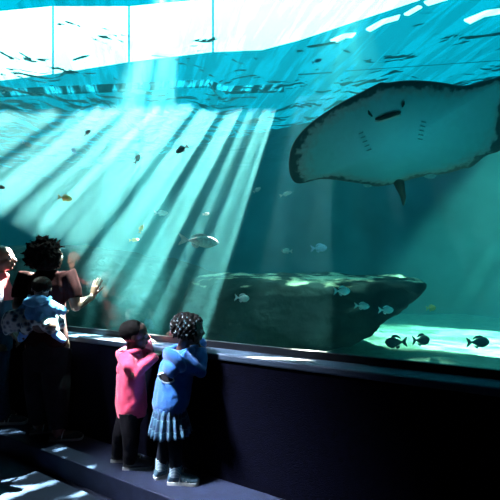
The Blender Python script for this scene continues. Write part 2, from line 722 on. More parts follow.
tag(ray_root, 'huge stingray gliding overhead with pale belly and dark wing edges', 'stingray')
link('body', me, m_ray, ray_root)
m_dark = mat('dark_mouth', (0.012, 0.018, 0.022), 0.6, 0.2, 30)
m_grey = mat('ray_grey', (0.18, 0.42, 0.46), 0.6, 0.3, 30)
m_pale = mat('ray_pale', (0.62, 0.68, 0.66), 0.6, 0.1, 30)


def onray(px, py, off=0.0):
    """point on the belly"""
    p = atP(px, py, RC, RN)
    q = V((px, py)) - cx2
    best = max(dense, key=lambda d: (d - cx2).normalized().dot(q.normalized()) if q.length > 1e-3 else 0)
    tt = min(1, q.length / max(1e-3, (best - cx2).length))
    lat = (p - RC).dot(R)
    h_ = (max(0, 1 - tt ** 2)) ** 0.75 * (0.03 + 0.07 * math.exp(-(lat / 0.42) ** 2)) + 0.006 + off
    return atP(px, py, RC + RN * h_, RN)


bm = bmesh.new()
mp_ = [(376, 119), (380, 118.5), (386, 116.5), (392, 114.6), (398, 113), (400.5, 112.2)]
chain(bm, [onray(x, y) for x, y in mp_], [.008, .014, .018, .018, .013, .006], 10)
link('mouth', to_mesh(bm, 'mouth'), m_dark, ray_root)
bm = bmesh.new()
chain(bm, [onray(x, y + 2.6, -.003) for x, y in mp_], [.005, .008, .010, .010, .008, .005], 10)
link('lip', to_mesh(bm, 'lip'), m_pale, ray_root)
for x, y, dx in ((369.5, 113.5, 2.5), (403.5, 104, -1.0)):
    bm = bmesh.new()
    chain(bm, [onray(x - dx * .4, y - 2.6), onray(x, y), onray(x + dx, y + 2.6)], [.005, .010, .006], 10)
    link('nostril', to_mesh(bm, 'nostril'), m_dark, ray_root)
for side in (0, 1):
    for k in range(5):
        t = k / 4
        if side == 0:
            x, y = 361 + 8 * t, 133 + 17 * t
            dx, dy = 3.6, -1.6
        else:
            x, y = 423.5 - 3.5 * t, 122 + 17 * t
            dx, dy = 4, .8
        bm = bmesh.new()
        chain(bm, [onray(x - dx / 2, y - dy / 2, .006), onray(x + dx / 2, y + dy / 2, .006)], [.0045, .005], 8)
        link('gill_slit', to_mesh(bm, 'gill_slit'), m_grey, ray_root)
bm = bmesh.new()
tl = [atP(396.5, 174, RC, RN), atP(398, 181, RC, RN), atP(401, 190, RC, RN), atP(403.2, 197, RC, RN), atP(403.6, 206, RC, RN)]
rr = [.055, .058, .042, .030, .010]
rings_ = []
for p, r_ in zip(tl, rr):
    rings_.append((p, R * r_, RN * r_ * 0.7))
loft(bm, rings_, 16)
link('tail', fuse(bm, 'tail', .01, 3), m_dark, ray_root)
for x0_, y0_, x1_, y1_ in ((424, 170, 433, 176), (374, 180, 366, 185)):
    bm = bmesh.new()
    a_, b_ = atP(x0_, y0_, RC, RN), atP(x1_, y1_, RC, RN)
    d_ = (b_ - a_)
    ell(bm, (a_ + b_) / 2, d_ * 0.75, RN * 0.015, d_.cross(RN).normalized() * 0.05)
    link('pelvic_fin', to_mesh(bm, 'pelvic_fin'), m_grey, ray_root)

# ---------------------------------------------------------------- fish
fish_mats = {
    'silver': mat('silver_scales', (0.62, 0.66, 0.62), 0.35, 0.25, 40, spec=0.6),
    'blue': mat('blue_scales', (0.25, 0.55, 0.75), 0.4, 0.25, 60, spec=0.5),
    'dark': mat('dark_scales', (0.020, 0.035, 0.045), 0.6, 0.3, 50, spec=0.3),
    'gold': mat('golden_scales', (0.65, 0.52, 0.18), 0.4, 0.25, 60, spec=0.5),
    'bright': mat('bright_scales', (0.70, 0.82, 0.80), 0.4, 0.15, 60, spec=0.5),
}
m_eye = mat('fish_eye', (0.01, 0.01, 0.01), 0.15, 0.0, 5, spec=0.6)


def make_fish(label, px, py, d, lpx, ang, mk, hr=0.42, turn=0.15, group=None, fin=None, tail=0.85):
    ln = lpx * d / FPX
    a = math.radians(ang)
    fw = (R * math.cos(a) + UP * math.sin(a) + F * turn).normalized()
    sd = (-F - fw * (-F).dot(fw)).normalized()
    up = sd.cross(fw)
    if up.z < 0:
        up = -up
    c = atD(px, py, d)
    root = empty('fish', c)
    tag(root, label, 'fish', group)
    bl = ln * 0.8
    h = ln * hr
    bm = bmesh.new()
    rings = []
    prof = [(0.0, .03), (.04, .30), (.12, .62), (.25, .90), (.40, 1.0), (.55, .92), (.70, .68), (.84, .38), (.94, .20), (1.0, .17)]
    for t, s in prof:
        p = c + fw * (ln * 0.5 - bl * t) + up * (-0.03 * h * math.sin(t * 3))
        rings.append((p, up * (h * 0.5 * s), sd * (h * 0.26 * s ** 0.8)))
    loft(bm, rings, 20)
    link('body', fuse(bm, 'body', max(ln * 0.018, 0.0018), 3), fish_mats[mk], root)
    fm = fish_mats[fin or mk]

    def plate(nm, poly, th=0.012, parent=root):
        bm = bmesh.new()
        th_ = ln * th
        A = [bm.verts.new(c + fw * (x * ln) + up * (z * h) + sd * th_) for x, z in poly]
        B = [bm.verts.new(c + fw * (x * ln) + up * (z * h) - sd * th_) for x, z in poly]
        bm.faces.new(A)
        bm.faces.new(list(reversed(B)))
        for i in range(len(poly)):
            j = (i + 1) % len(poly)
            bm.faces.new((A[i], B[i], B[j], A[j]))
        return link(nm, to_mesh(bm, nm, False), fm, parent)
    plate('tail_fin', [(-.27, .08), (-.36, .26 * tail / .85), (-.50, .48 * tail / .85), (-.485, .30), (-.43, 0), (-.485, -.30), (-.50, -.48 * tail / .85), (-.36, -.26 * tail / .85), (-.27, -.08)])
    plate('dorsal_fin', [(.24, .40), (.16, .58), (.05, .64), (-.08, .58), (-.18, .42), (-.22, .24), (-.1, .34), (.1, .44)])
    plate('anal_fin', [(.02, -.44), (-.04, -.62), (-.13, -.52), (-.2, -.26), (-.1, -.36)])
    for s in (-1, 1):
        bm = bmesh.new()
        b0 = c + fw * (ln * .17) - up * (h * .08) + sd * (s * h * .2)
        ell(bm, b0 - fw * (ln * .06) - up * (h * .06) + sd * (s * h * .06), (fw * .8 + up * .3).normalized() * (ln * .075), sd * (ln * .012) + fw * 0, up * (h * .07), 2)
        link('pectoral_fin', to_mesh(bm, 'pectoral_fin'), fm, root)
        bm = bmesh.new()
        sph(bm, c + fw * (ln * .40) + up * (h * .10) + sd * (s * h * .13), h * .06, 2)
        link('eye', to_mesh(bm, 'eye'), m_eye, root)
    return root


FISH = [
    ('big silver fish with rounded nose swimming level above the rock end', 199, 241, 3.9, 40, -4, 'silver', .30, .25),
    ('blue-green fish with fork tail against dark rock face, above girl with braids', 242, 298, 3.3, 15, -6, 'bright', .5, .1),
    ('pale fish nearest the rock top edge, highest of three before the ledge', 342, 291, 3.35, 17, 0, 'bright', .5, .1),
    ('grey-blue fish in middle of the trio before the overhanging rock', 362, 306, 3.35, 16, -4, 'silver', .42, .1),
    ('grey fish lowest and rightmost of the trio before the overhanging rock', 386, 310, 3.4, 16, 0, 'silver', .45, .1),
    ('tiny bright yellowish fish in open water off the rock tip', 431, 308, 3.8, 11, 4, 'gold', .5, .1),
    ('dark round fish facing left over bright sand, beneath the rock overhang', 396, 342, 3.85, 22, 182, 'dark', .52, .05),
    ('dark round fish facing right over bright sand, close behind another dark fish', 421, 340, 3.85, 18, 3, 'dark', .58, .05),
    ('dark fish alone over bright sand at the right end', 478, 342, 3.85, 24, 2, 'dark', .45, .05),
    ('blue fish swimming just above the rock top', 319, 248, 4.4, 17, 4, 'blue', .45, .1),
    ('small pale fish facing left just above the middle of the rock top', 287, 251, 4.4, 11, 178, 'silver', .42, .1),
    ('dark fish diving left across the light shafts', 182, 149, 3.8, 15, 205, 'dark', .38, .2),
    ('small dark fish pointing steeply upward among the light shafts', 137, 159, 3.8, 11, 65, 'dark', .42, .2),
    ('golden fish with dark back low among the light shafts at left', 65, 198, 3.9, 14, -8, 'gold', .42, .2),
    ('small dark fish near the top of the light shafts', 87, 133, 4.0, 9, 50, 'dark', .42, .2),
    ('small bluish fish tilted upward near the top of the light shafts', 74, 151, 4.0, 9, 125, 'blue', .42, .2),
    ('tiny pale fish high at the upper left of the light shafts', 27, 144, 4.2, 9, -20, 'bright', .42, .2),
    ('small dark fish at the left edge of the water', 1, 187, 4.2, 8, -10, 'dark', .42, .2),
    ('pale oval fish hovering above the big silver fish', 161, 213, 4.1, 13, 3, 'bright', .38, .2),
    ('small golden fish, upper of two near the raised hand', 141, 229, 4.1, 9, 70, 'gold', .42, .2),
    ('small olive fish just below the golden one near the raised hand', 134, 240, 4.1, 10, 5, 'gold', .32, .2),
    ('tiny silvery fish in dark water between light shafts and ray', 257, 190, 4.1, 9, 35, 'silver', .4, .2),
    ('slender silvery fish just below the tip of the stingray wing', 286, 194, 4.1, 14, 20, 'silver', .26, .2),
    ('thin bluish fish high under the water surface, above the ray', 317, 61, 3.6, 12, 25, 'blue', .28, .2),
    ('tiny faint fish between the big silver fish and the shafts of light', 206, 214, 4.3, 7, 10, 'silver', .4, .2),
]
for f_ in FISH:
    make_fish(*f_, group='fish swimming in the tank')

# ================================================================== people
m_skin = mat('dark_skin', (0.060, 0.030, 0.022), 0.42, 0.15, 20, 0.1, 200, spec=0.45)
m_skin2 = mat('brown_skin', (0.10, 0.05, 0.035), 0.42, 0.15, 20, 0.1, 200, spec=0.45)
m_hair = mat('black_hair', (0.005, 0.0045, 0.0045), 0.8, 0.3, 60, 0.5, 220, spec=0.06)
m_white_eye = mat('eye_white', (0.6, 0.6, 0.6), 0.25, 0.0, 5, spec=0.5)
m_pink = mat('pink_fleece', (0.80, 0.07, 0.16), 0.9, 0.12, 20, 0.35, 180, spec=0.1, sheen=0.2)
m_blue = mat('blue_fleece', (0.018, 0.115, 0.38), 0.9, 0.15, 20, 0.35, 180, spec=0.1, sheen=0.2)
m_black = mat('black_cloth', (0.006, 0.006, 0.009), 0.9, 0.3, 20, 0.4, 160, spec=0.1)
m_legging = mat('dark_legging', (0.008, 0.012, 0.02), 0.85, 0.3, 20, 0.2, 160, spec=0.1)
m_maroon = mat('maroon_shirt', (0.013, 0.0035, 0.004), 0.9, 0.25, 16, 0.3, 140, spec=0.03)
m_navy = mat('navy_jacket', (0.015, 0.035, 0.075), 0.8, 0.25, 16, 0.4, 120, spec=0.2)
m_jean = mat('dark_denim', (0.012, 0.022, 0.05), 0.9, 0.3, 30, 0.4, 200, spec=0.1)
m_babyblue = mat('baby_jacket', (0.04, 0.15, 0.30), 0.85, 0.2, 20, 0.4, 120, spec=0.15)
m_sock = mat('pale_blue_sock', (0.14, 0.36, 0.80), 0.9, 0.2, 30, 0.3, 160, spec=0.1)
m_shoe = mat('dark_shoe', (0.02, 0.025, 0.03), 0.5, 0.2, 40, 0.2, 160, spec=0.4)
m_sole = mat('grey_sole', (0.42, 0.45, 0.45), 0.7, 0.15, 30, spec=0.3)
m_shoeb = mat('blue_trainer', (0.06, 0.13, 0.18), 0.5, 0.4, 60, 0.2, 160, spec=0.4)
m_lace = mat('pale_stripe', (0.55, 0.62, 0.62), 0.6, 0.1, 30)
m_collar = mat('coral_shirt', (0.30, 0.03, 0.045), 0.85, 0.2, 18, 0.3, 140)
m_dkshoe = mat('black_flat', (0.02, 0.02, 0.02), 0.4, 0.2, 40, spec=0.4)


def banded(name, a, b_, scale, axis='Z'):
    m, nt, N, L = nodes_of(name)
    b = N['Principled BSDF']
    tc = N.new('ShaderNodeTexCoord')
    w = N.new('ShaderNodeTexWave')
    w.bands_direction = axis
    w.inputs['Scale'].default_value = scale
    w.inputs['Distortion'].default_value = 0.4
    L.new(tc.outputs['Object'], w.inputs['Vector'])
    cr = N.new('ShaderNodeValToRGB')
    cr.color_ramp.elements[0].position = .4
    cr.color_ramp.elements[1].position = .6
    cr.color_ramp.elements[0].color = list(a) + [1]
    cr.color_ramp.elements[1].color = list(b_) + [1]
    L.new(w.outputs['Fac'], cr.inputs['Fac'])
    L.new(cr.outputs['Color'], b.inputs['Base Color'])
    b.inputs['Roughness'].default_value = .85
    return m


m_stripe = banded('striped_sock', (0.05, 0.14, 0.22), (0.45, 0.58, 0.66), 34)

# blotchy cloth of the baby's wrap
m_wrap, nt, N, L = nodes_of('blotchy_wrap')
b = N['Principled BSDF']
tc = N.new('ShaderNodeTexCoord')
vo = N.new('ShaderNodeTexVoronoi')
vo.inputs['Scale'].default_value = 26
L.new(tc.outputs['Object'], vo.inputs['Vector'])
cr = N.new('ShaderNodeValToRGB')
cr.color_ramp.elements[0].position = .22
cr.color_ramp.elements[0].color = (.015, .02, .03, 1)
cr.color_ramp.elements[1].position = .62
cr.color_ramp.elements[1].color = (.40, .46, .44, 1)
e = cr.color_ramp.elements.new(.42)
e.color = (.10, .16, .2, 1)
L.new(vo.outputs['Distance'], cr.inputs['Fac'])
L.new(cr.outputs['Color'], b.inputs['Base Color'])
b.inputs['Roughness'].default_value = .9

# plaid for the skirt, woven along its own cloth coordinates
m_plaid, nt, N, L = nodes_of('plaid_cloth')
b = N['Principled BSDF']
uv = N.new('ShaderNodeUVMap')
uv.uv_map = 'cloth'
sx = N.new('ShaderNodeSeparateXYZ')
L.new(uv.outputs['UV'], sx.inputs[0])
base_col = None
prev = None


def stripe(sock, freq, lo):
    mu = N.new('ShaderNodeMath')
    mu.operation = 'MULTIPLY'
    mu.inputs[1].default_value = freq
    L.new(sock, mu.inputs[0])
    fr_ = N.new('ShaderNodeMath')
    fr_.operation = 'FRACT'
    L.new(mu.outputs[0], fr_.inputs[0])
    gt = N.new('ShaderNodeMath')
    gt.operation = 'GREATER_THAN'
    gt.inputs[1].default_value = lo
    L.new(fr_.outputs[0], gt.inputs[0])
    return gt.outputs[0]


cur = (0.035, 0.12, 0.20, 1)
last = None
for sock, fq, lo, col in ((sx.outputs['X'], 11, .5, (0.012, 0.035, 0.09, 1)), (sx.outputs['Y'], 2.6, .5, (0.012, 0.035, 0.09, 1)),
                          (sx.outputs['X'], 11, .90, (0.12, 0.28, 0.36, 1)), (sx.outputs['Y'], 2.6, .90, (0.12, 0.28, 0.36, 1))):
    mxn = N.new('ShaderNodeMix')
    mxn.data_type = 'RGBA'
    s_ = stripe(sock, fq, lo)
    mm = N.new('ShaderNodeMath')
    mm.operation = 'MULTIPLY'
    mm.inputs[1].default_value = .62
    L.new(s_, mm.inputs[0])
    L.new(mm.outputs[0], mxn.inputs['Factor'])
    if last is None:
        mxn.inputs['A'].default_value = cur
    else:
        L.new(last, mxn.inputs['A'])
    mxn.inputs['B'].default_value = col
    last = mxn.outputs['Result']
L.new(last, b.inputs['Base Color'])
b.inputs['Roughness'].default_value = .9


def head(bm, c, H, f, u, child=False):
    f = f.normalized()
    u = (u - f * u.dot(f)).normalized()
    r = f.cross(u)
    k = 1.06 if child else 1.0
    ell(bm, c + u * (.13 * H) - f * (.05 * H), r * (.365 * H * k), f * (.45 * H), u * (.375 * H))
    ell(bm, c - u * (.14 * H) + f * (.10 * H), r * (.29 * H), f * (.31 * H), u * (.34 * H))
    ell(bm, c - u * (.36 * H) + f * (.27 * H), r * (.15 * H), f * (.12 * H), u * (.10 * H), 2)      # chin
    ell(bm, c + u * (.10 * H) + f * (.34 * H), r * (.27 * H), f * (.09 * H), u * (.06 * H), 2)      # brow
    chain(bm, [c + u * (.04 * H) + f * (.39 * H), c - u * (.08 * H) + f * (.47 * H)], [.04 * H, .065 * H], 10)   # nose
    for s in (-1, 1):
        sph(bm, c - u * (.10 * H) + f * (.42 * H) + r * (s * .05 * H), .045 * H)
        ell(bm, c - u * (.03 * H) - f * (.03 * H) + r * (s * .36 * H), r * (.04 * H), f * (.075 * H) - u * (.02 * H), u * (.12 * H), 2)   # ear
        ell(bm, c - u * (.10 * H) + f * (.25 * H) + r * (s * .17 * H), r * (.11 * H), f * (.12 * H), u * (.10 * H), 2)     # cheek
    ell(bm, c - u * (.205 * H) + f * (.40 * H), r * (.13 * H), f * (.06 * H), u * (.032 * H), 2)    # lips
    ell(bm, c - u * (.255 * H) + f * (.39 * H), r * (.11 * H), f * (.06 * H), u * (.036 * H), 2)
    return f, u, r


def eyes(parent, c, H, f, u):
    f = f.normalized()
    u = (u - f * u.dot(f)).normalized()
    r = f.cross(u)
    for s in (-1, 1):
        bm = bmesh.new()
        sph(bm, c + u * (.01 * H) + f * (.355 * H) + r * (s * .15 * H), .062 * H, 3)
        e_ = link('eye', to_mesh(bm, 'eye'), m_white_eye, parent)
        bm = bmesh.new()
        sph(bm, c + u * (.01 * H) + f * (.375 * H) + r * (s * .15 * H), .047 * H, 2)
        link('pupil', to_mesh(bm, 'pupil'), m_eye, e_)


def hand(bm, wrist, d, pn, L, side, curl=0.35, spread=0.12, fr=None):
    """five fingers: d towards the fingertips, pn out of the palm, side = +1/-1 which edge the thumb is on"""
    d = d.normalized()
    pn = (pn - d * pn.dot(d)).normalized()
    s = d.cross(pn).normalized() * side          # thumb side
    fr = fr or L * 0.046
    w = L * 0.21
    base = wrist + d * (L * 0.50)
    for k, (o_, ln) in enumerate(((.95, .40), (.32, .46), (-.32, .43), (-.95, .33))):
        kn = base + s * (w * o_) - d * (L * .02 * abs(o_))
        chain(bm, [wrist + s * (w * .45 * o_), kn], [fr * 1.55, fr * 1.3], 10)
        p = kn
        dir_ = (d + s * (o_ * spread)).normalized()
        rr_ = fr
        for seg_, a in ((.45, curl * .6), (.32, curl), (.23, curl * .8)):
            ca, sa = math.cos(a), math.sin(a)
            dir_ = (dir_ * ca + pn * sa).normalized()
            q = p + dir_ * (L * ln * seg_)
            rcone(bm, p, rr_, q, rr_ * .9, 10)
            p, rr_ = q, rr_ * .9
    t0 = wrist + d * (L * .14) + s * (w * .7)
    t1 = t0 + (d * .62 + s * .78).normalized() * (L * .20)
    t2 = t1 + (d * .85 + s * .42 + pn * .25).normalized() * (L * .17)
    t3 = t2 + (d * .95 + s * .15 + pn * .3).normalized() * (L * .12)
    chain(bm, [wrist + d * (L * .06), t0, t1, t2, t3], [fr * 1.6, fr * 1.5, fr * 1.2, fr * 1.05, fr * .85], 10)


def foot(bm, heel, toe, ankle, s):
    d = (toe - heel).normalized()
    rcone(bm, ankle, .036 * s, heel + d * (.05 * s) + UP * (.04 * s), .036 * s)
    rcone(bm, heel + d * (.04 * s) + UP * (.042 * s), .034 * s, toe - d * (.05 * s) + UP * (.036 * s), .030 * s)


def shoe(parent, heel, toe, s, m_up, m_so, hgt=1.0, stripes=0, sole_t=.022, name='shoe'):
    """heel and toe are ground points; returns the upper"""
    d = (toe - heel)
    ln = d.length
    d.normalize()
    side = d.cross(UP)
    z = sole_t * s
    bm = bmesh.new()
    g = UP * z
    widths = [(-.0, .026), (.08, .034), (.25, .034), (.5, .036), (.75, .046), (.9, .042), (.97, .030), (1.0, .016)]
    hts = [.055 * hgt, .078 * hgt, .085 * hgt, .070 * hgt, .050, .040, .032, .020]
    rings = []
    for (t, w_), h_ in zip(widths, hts):
        c = heel + d * (ln * t) + g * .6 + UP * (h_ * s * .5)
        rings.append((c, side * (w_ * s), UP * (h_ * s * .55)))
    loft(bm, rings, 20)
    up = link(name, fuse(bm, name, .005, 2), m_up, parent)
    bm = bmesh.new()
    lo, hi = [], []
    outl = [(t, w_ + .004) for t, w_ in widths]
    poly = [(t, w_) for t, w_ in outl] + [(t, -w_) for t, w_ in reversed(outl)]
    for t, w_ in poly:
        p = heel + d * (ln * (t * 1.02 - .01)) + side * (w_ * s)
        lo.append(bm.verts.new(p + UP * .001))
        hi.append(bm.verts.new(p + UP * (z + (.006 * s if t > .9 else 0))))
    bm.faces.new(lo)
    bm.faces.new(list(reversed(hi)))
    for i in range(len(poly)):
        j = (i + 1) % len(poly)
        bm.faces.new((lo[i], lo[j], hi[j], hi[i]))
    link('sole', to_mesh(bm, 'sole', False), m_so, up)
    for k in range(stripes):
        t = .38 + .11 * k
        hh = (.080 - .09 * (t - .3)) * s
        bm = bmesh.new()
        pts_ = []
        for q in range(7):
            a = math.pi * q / 6
            pts_.append(heel + d * (ln * (t + .05 * math.sin(a))) + side * (math.cos(a) * .041 * s) + UP * (z * .7 + hh * .92 * math.sin(a) ** .8))
        chain(bm, pts_, [.0045 * s] * 7, 8)
        link('lace', to_mesh(bm, 'lace'), m_lace, up)
    return up


def ring(c, r, f, rx, ry):
    return (c, r * rx, f * ry)


# ---------------------------------------------------------------- boy in pink
Z0 = 2.79


def P(px, py, dz=0.0):
    return atD(px, py, Z0 + dz)


fb = (R * .90 + F * .44).normalized()
rb = fb.cross(UP)
boy = empty('child', V((atH(128, 465, STEP).x, atH(128, 465, STEP).y, STEP)))
tag(boy, 'small child with cropped hair in a pink hoodie leaning on the ledge', 'person')
hc, HH = P(134.5, 335.5), .212
hf = (R * .93 + F * .30 - UP * .06)
bm = bmesh.new()
head(bm, hc, HH, hf, UP, True)
neck, chest, waist, pel = P(132, 353), P(131, 370), P(131, 390), P(130, 406)
chain(bm, [hc - UP * .05 - fb * .015, neck, chest], [.042, .040, .06])
ell(bm, chest, rb * .115, fb * .078, UP * .11)
ell(bm, waist, rb * .10, fb * .075, UP * .10)
ell(bm, pel, rb * .105, fb * .085, UP * .085)
rs, re, rw = P(126, 359, -.10), P(135, 373, -.14), P(155, 356, .02)
ls, le, lw = P(136.5, 358, .06), P(146, 352.5, .05), P(146.5, 338.5, .24)
chain(bm, [chest + UP * .03, rs, re, rw], [.05, .040, .032, .022])
chain(bm, [chest + UP * .03, ls, le, lw], [.05, .040, .032, .022])
hand(bm, rw, (rw - re), -UP * .7 + F * .3, .11, 1, .4)
hand(bm, lw, P(154, 341.5, .26) - P(146.5, 339, .24), -UP, .11, -1, .25)
rg, lg = atH(130, 468.5, STEP), atH(118, 461, STEP)
rk_, lk_ = P(131, 437, -.07), P(121, 433, .03)
fd = (R * .97 + F * .05 - UP * 0).normalized()
ra_, la_ = rg + UP * .06, lg + UP * .06
chain(bm, [P(130, 410, -.05), rk_, ra_], [.068, .048, .032])
chain(bm, [P(129, 410, .05), lk_, la_], [.068, .048, .032])
for g_ in (rg, lg):
    foot(bm, g_ - fd * .04, g_ + fd * .13, g_ + UP * .06, .7)
link('body', fuse(bm, 'body', .0042, 4), m_skin, boy)
eyes(boy, hc, HH, hf, UP)
bm = bmesh.new()
f_, u_ = hf.normalized(), UP
u_ = (u_ - f_ * u_.dot(f_)).normalized()
r_ = f_.cross(u_)
ell(bm, hc + u_ * (.15 * HH) - f_ * (.085 * HH), r_ * (.382 * HH * 1.05), f_ * (.425 * HH), u_ * (.37 * HH), 4)
link('hair', fuse(bm, 'hair', .006, 2, .0012, 60), m_hair, boy)
bm = bmesh.new()
hem = P(131.5, 415)
loft(bm, [ring(hem, rb, fb, .118, .098), ring(P(131.5, 406), rb, fb, .128, .106), ring(waist, rb, fb, .125, .100),
          ring(P(131, 378), rb, fb, .128, .098), ring(P(131, 364), rb, fb, .132, .090), ring(P(131.5, 356), rb, fb, .105, .075), ring(P(132.5, 350), rb, fb, .06, .058)], 28)
tube(bm, [rs + (chest - rs) * .4, rs, (rs + re) / 2, re, (re * .5 + rw * .5), rw], [.062, .060, .052, .048, .044, .034])
tube(bm, [ls + (chest - ls) * .4, ls, (ls + le) / 2, le, (le * .5 + lw * .5), lw], [.062, .060, .052, .048, .044, .036])
link('hoodie', fuse(bm, 'hoodie', .0065, 4, .007, 13, (1, 1, .7), .005, 26), m_pink, boy)
bm = bmesh.new()
# hood lying on the back: a thick drooping roll with a bag behind
cN = P(131.5, 352.5)
pts_ = []
for k in range(13):
    a = math.pi * (-.15 + 1.3 * k / 12)
    pts_.append(cN + rb * (.085 * math.cos(a)) - fb * (.075 * math.sin(a)) + UP * (.02 - .035 * max(0, math.sin(a))))
chain(bm, pts_, [.020 + .010 * math.sin(math.pi * k / 12) for k in range(13)])
ell(bm, P(122.5, 361, -.03), rb * .085, fb * .036 - UP * .015, UP * .075 - fb * .02)
ell(bm, P(120.5, 369, -.03), rb * .06, fb * .03, UP * .05)
link('hood', fuse(bm, 'hood', .006, 4, .006, 16), m_pink, boy)
bm = bmesh.new()
loft(bm, [ring(P(131.5, 411), rb, fb, .10, .085), ring(P(130.5, 420), rb, fb, .105, .085)], 24)
tube(bm, [P(130, 412, -.05), rk_, rg + UP * .05], [.078, .058, .046])
tube(bm, [P(129, 412, .05), lk_, lg + UP * .05], [.078, .058, .046])
link('trousers', fuse(bm, 'trousers', .006, 3, .004, 20), m_black, boy)
for g_ in (rg, lg):
    shoe(boy, g_ - fd * .045, g_ + fd * .155, .80, m_shoe, m_sole, 1.0, 0, .024)

# ---------------------------------------------------------------- girl in blue
Z0 = 2.63
fg = (R * .74 + F * .67).normalized()
rg_ = fg.cross(UP)
girl = empty('child', V((atH(178, 480, STEP).x, atH(178, 480, STEP).y, STEP)))
tag(girl, 'small child with beaded braids in a blue hoodie and plaid skirt', 'person')
hc, HH = P(189.5, 330), .205
hf = (R * .93 + F * .36 - UP * .12)
hu = (UP + R * .08)
bm = bmesh.new()
head(bm, hc, HH, hf, hu, True)
neck, chest, waist, pel = P(182.5, 349), P(177, 368), P(173, 392), P(171, 411)
chain(bm, [hc - UP * .05 - fg * .02, neck, chest], [.042, .040, .06])
ell(bm, chest, rg_ * .115, fg * .078, UP * .11)
ell(bm, waist, rg_ * .10, fg * .075, UP * .10)
ell(bm, pel, rg_ * .105, fg * .085, UP * .085)
rs, re, rw = P(184, 360, -.10), P(199.5, 371, -.04), P(201.5, 349, .06)
ls, le, lw = P(171, 358, .07), P(190, 357, .02), P(203, 342, .16)
chain(bm, [chest + UP * .03, rs, re, rw], [.05, .040, .032, .022])
chain(bm, [chest + UP * .03, ls, le, lw], [.05, .040, .032, .022])
hand(bm, rw, P(198, 341, .07) - rw, -R + UP * .2, .11, 1, .55)
hand(bm, lw, -R * .6 - F * .5 + UP * .25, -UP, .11, -1, .35)
rg, lg = atH(175.5, 483.5, STEP), atH(161.5, 477, STEP)
rk_, lk_ = P(175.5, 449, -.08), P(164.5, 447, .0)
fd = (R * .97 - F * .02).normalized()
fdl = (R * .75 + F * .5).normalized()
chain(bm, [P(174, 420, -.03), rk_, rg + UP * .06], [.048, .040, .030])
chain(bm, [P(168, 420, .04), lk_, lg + UP * .06], [.048, .040, .030])
foot(bm, rg - fd * .04, rg + fd * .13, rg + UP * .06, .7)
foot(bm, lg - fdl * .04, lg + fdl * .13, lg + UP * .06, .7)
link('body', fuse(bm, 'body', .0042, 4), m_skin, girl)
eyes(girl, hc, HH, hf, hu)
f_ = hf.normalized()
u_ = (hu - f_ * hu.dot(f_)).normalized()
r_ = f_.cross(u_)
bm = bmesh.new()
cc = hc + u_ * (.14 * HH) - f_ * (.09 * HH)
ell(bm, cc, r_ * (.385 * HH * 1.05), f_ * (.42 * HH), u_ * (.375 * HH), 4)
bead_at = []
for i in range(150):
    t = (i + .5) / 150
    ph = math.acos(1 - 1.75 * t)
    az = i * 2.399963
    dr = (u_ * math.cos(ph) + (r_ * math.cos(az) - f_ * math.sin(az)) * math.sin(ph)).normalized()
    if dr.dot(f_) > .45 and dr.dot(u_) < .62:
        continue
    base = cc + r_ * (dr.dot(r_) * .40 * HH) + f_ * (dr.dot(f_) * .43 * HH) + u_ * (dr.dot(u_) * .39 * HH)
    droop = (dr * .55 - u_ * .6 + f_ * random.uniform(-.3, .2)).normalized()
    tip = base + droop * random.uniform(.022, .036)
    chain(bm, [base, base + droop * .012 + dr * .006, tip], [.011, .010, .007], 8)
    bead_at.append((tip, i))
hair = link('hair', fuse(bm, 'hair', .0045, 1, .002, 60), m_hair, girl)
bead_mats = [mat('clear_bead', (.16, .22, .24), .3, .05, 5, spec=.6), mat('blue_bead', (.03, .10, .15), .3, .05, 5, spec=.6), mat('dark_bead', (.03, .04, .05), .2, .05, 5, spec=.6)]
bead_me = []
for bmt in bead_mats:
    bm = bmesh.new()
    vs = bmesh.ops.create_uvsphere(bm, u_segments=12, v_segments=8, radius=.0072)
    me = to_mesh(bm, 'hair_bead')
    me.materials.append(bmt)
    bead_me.append(me)
inv = hair.matrix_world.inverted()
for k, (p, i) in enumerate(bead_at[:90]):
    o = bpy.data.objects.new('hair_bead', bead_me[(0, 1, 2, 1, 2, 0, 2)[k % 7]])
    COL.objects.link(o)
    o.parent = girl
    o.matrix_parent_inverse = girl.matrix_world.inverted()
    o.location = p
bm = bmesh.new()
loft(bm, [ring(P(170, 409), rg_, fg, .118, .098), ring(P(170.5, 403), rg_, fg, .135, .110), ring(P(172.5, 390), rg_, fg, .142, .112),
          ring(P(175, 376), rg_, fg, .142, .104), ring(P(177.5, 364), rg_, fg, .142, .092), ring(P(179.5, 356), rg_, fg, .115, .078), ring(P(182, 349.5), rg_, fg, .06, .056)], 28)
tube(bm, [rs + (chest - rs) * .4, rs, (rs + re) / 2, re, (re * .5 + rw * .5), rw], [.066, .064, .056, .052, .046, .036])
tube(bm, [ls + (chest - ls) * .4, ls, (ls + le) / 2, le, (le * .5 + lw * .5), lw], [.066, .064, .056, .052, .046, .036])
hoodie_me = fuse(bm, 'hoodie', .0065, 4, .007, 12, (1, 1, .7), .005, 26)
hoodie = link('hoodie', hoodie_me, m_blue, girl)
bm = bmesh.new()
loft(bm, [ring(P(169.5, 411.5), rg_, fg, .114, .096), ring(P(169.8, 404.5), rg_, fg, .127, .106)], 28)
link('waistband', fuse(bm, 'waistband', .006, 2, .002, 40), m_blue, hoodie)
bm = bmesh.new()
cN = P(181, 352)
pts_ = []
for k in range(13):
    a = math.pi * (-.15 + 1.3 * k / 12)
    pts_.append(cN + rg_ * (.088 * math.cos(a)) - fg * (.075 * math.sin(a)) + UP * (.02 - .04 * max(0, math.sin(a))))
chain(bm, pts_, [.022 + .010 * math.sin(math.pi * k / 12) for k in range(13)])
ell(bm, P(174, 360, -.13), rg_ * .105, fg * .050 - UP * .012, UP * .085 - fg * .03)
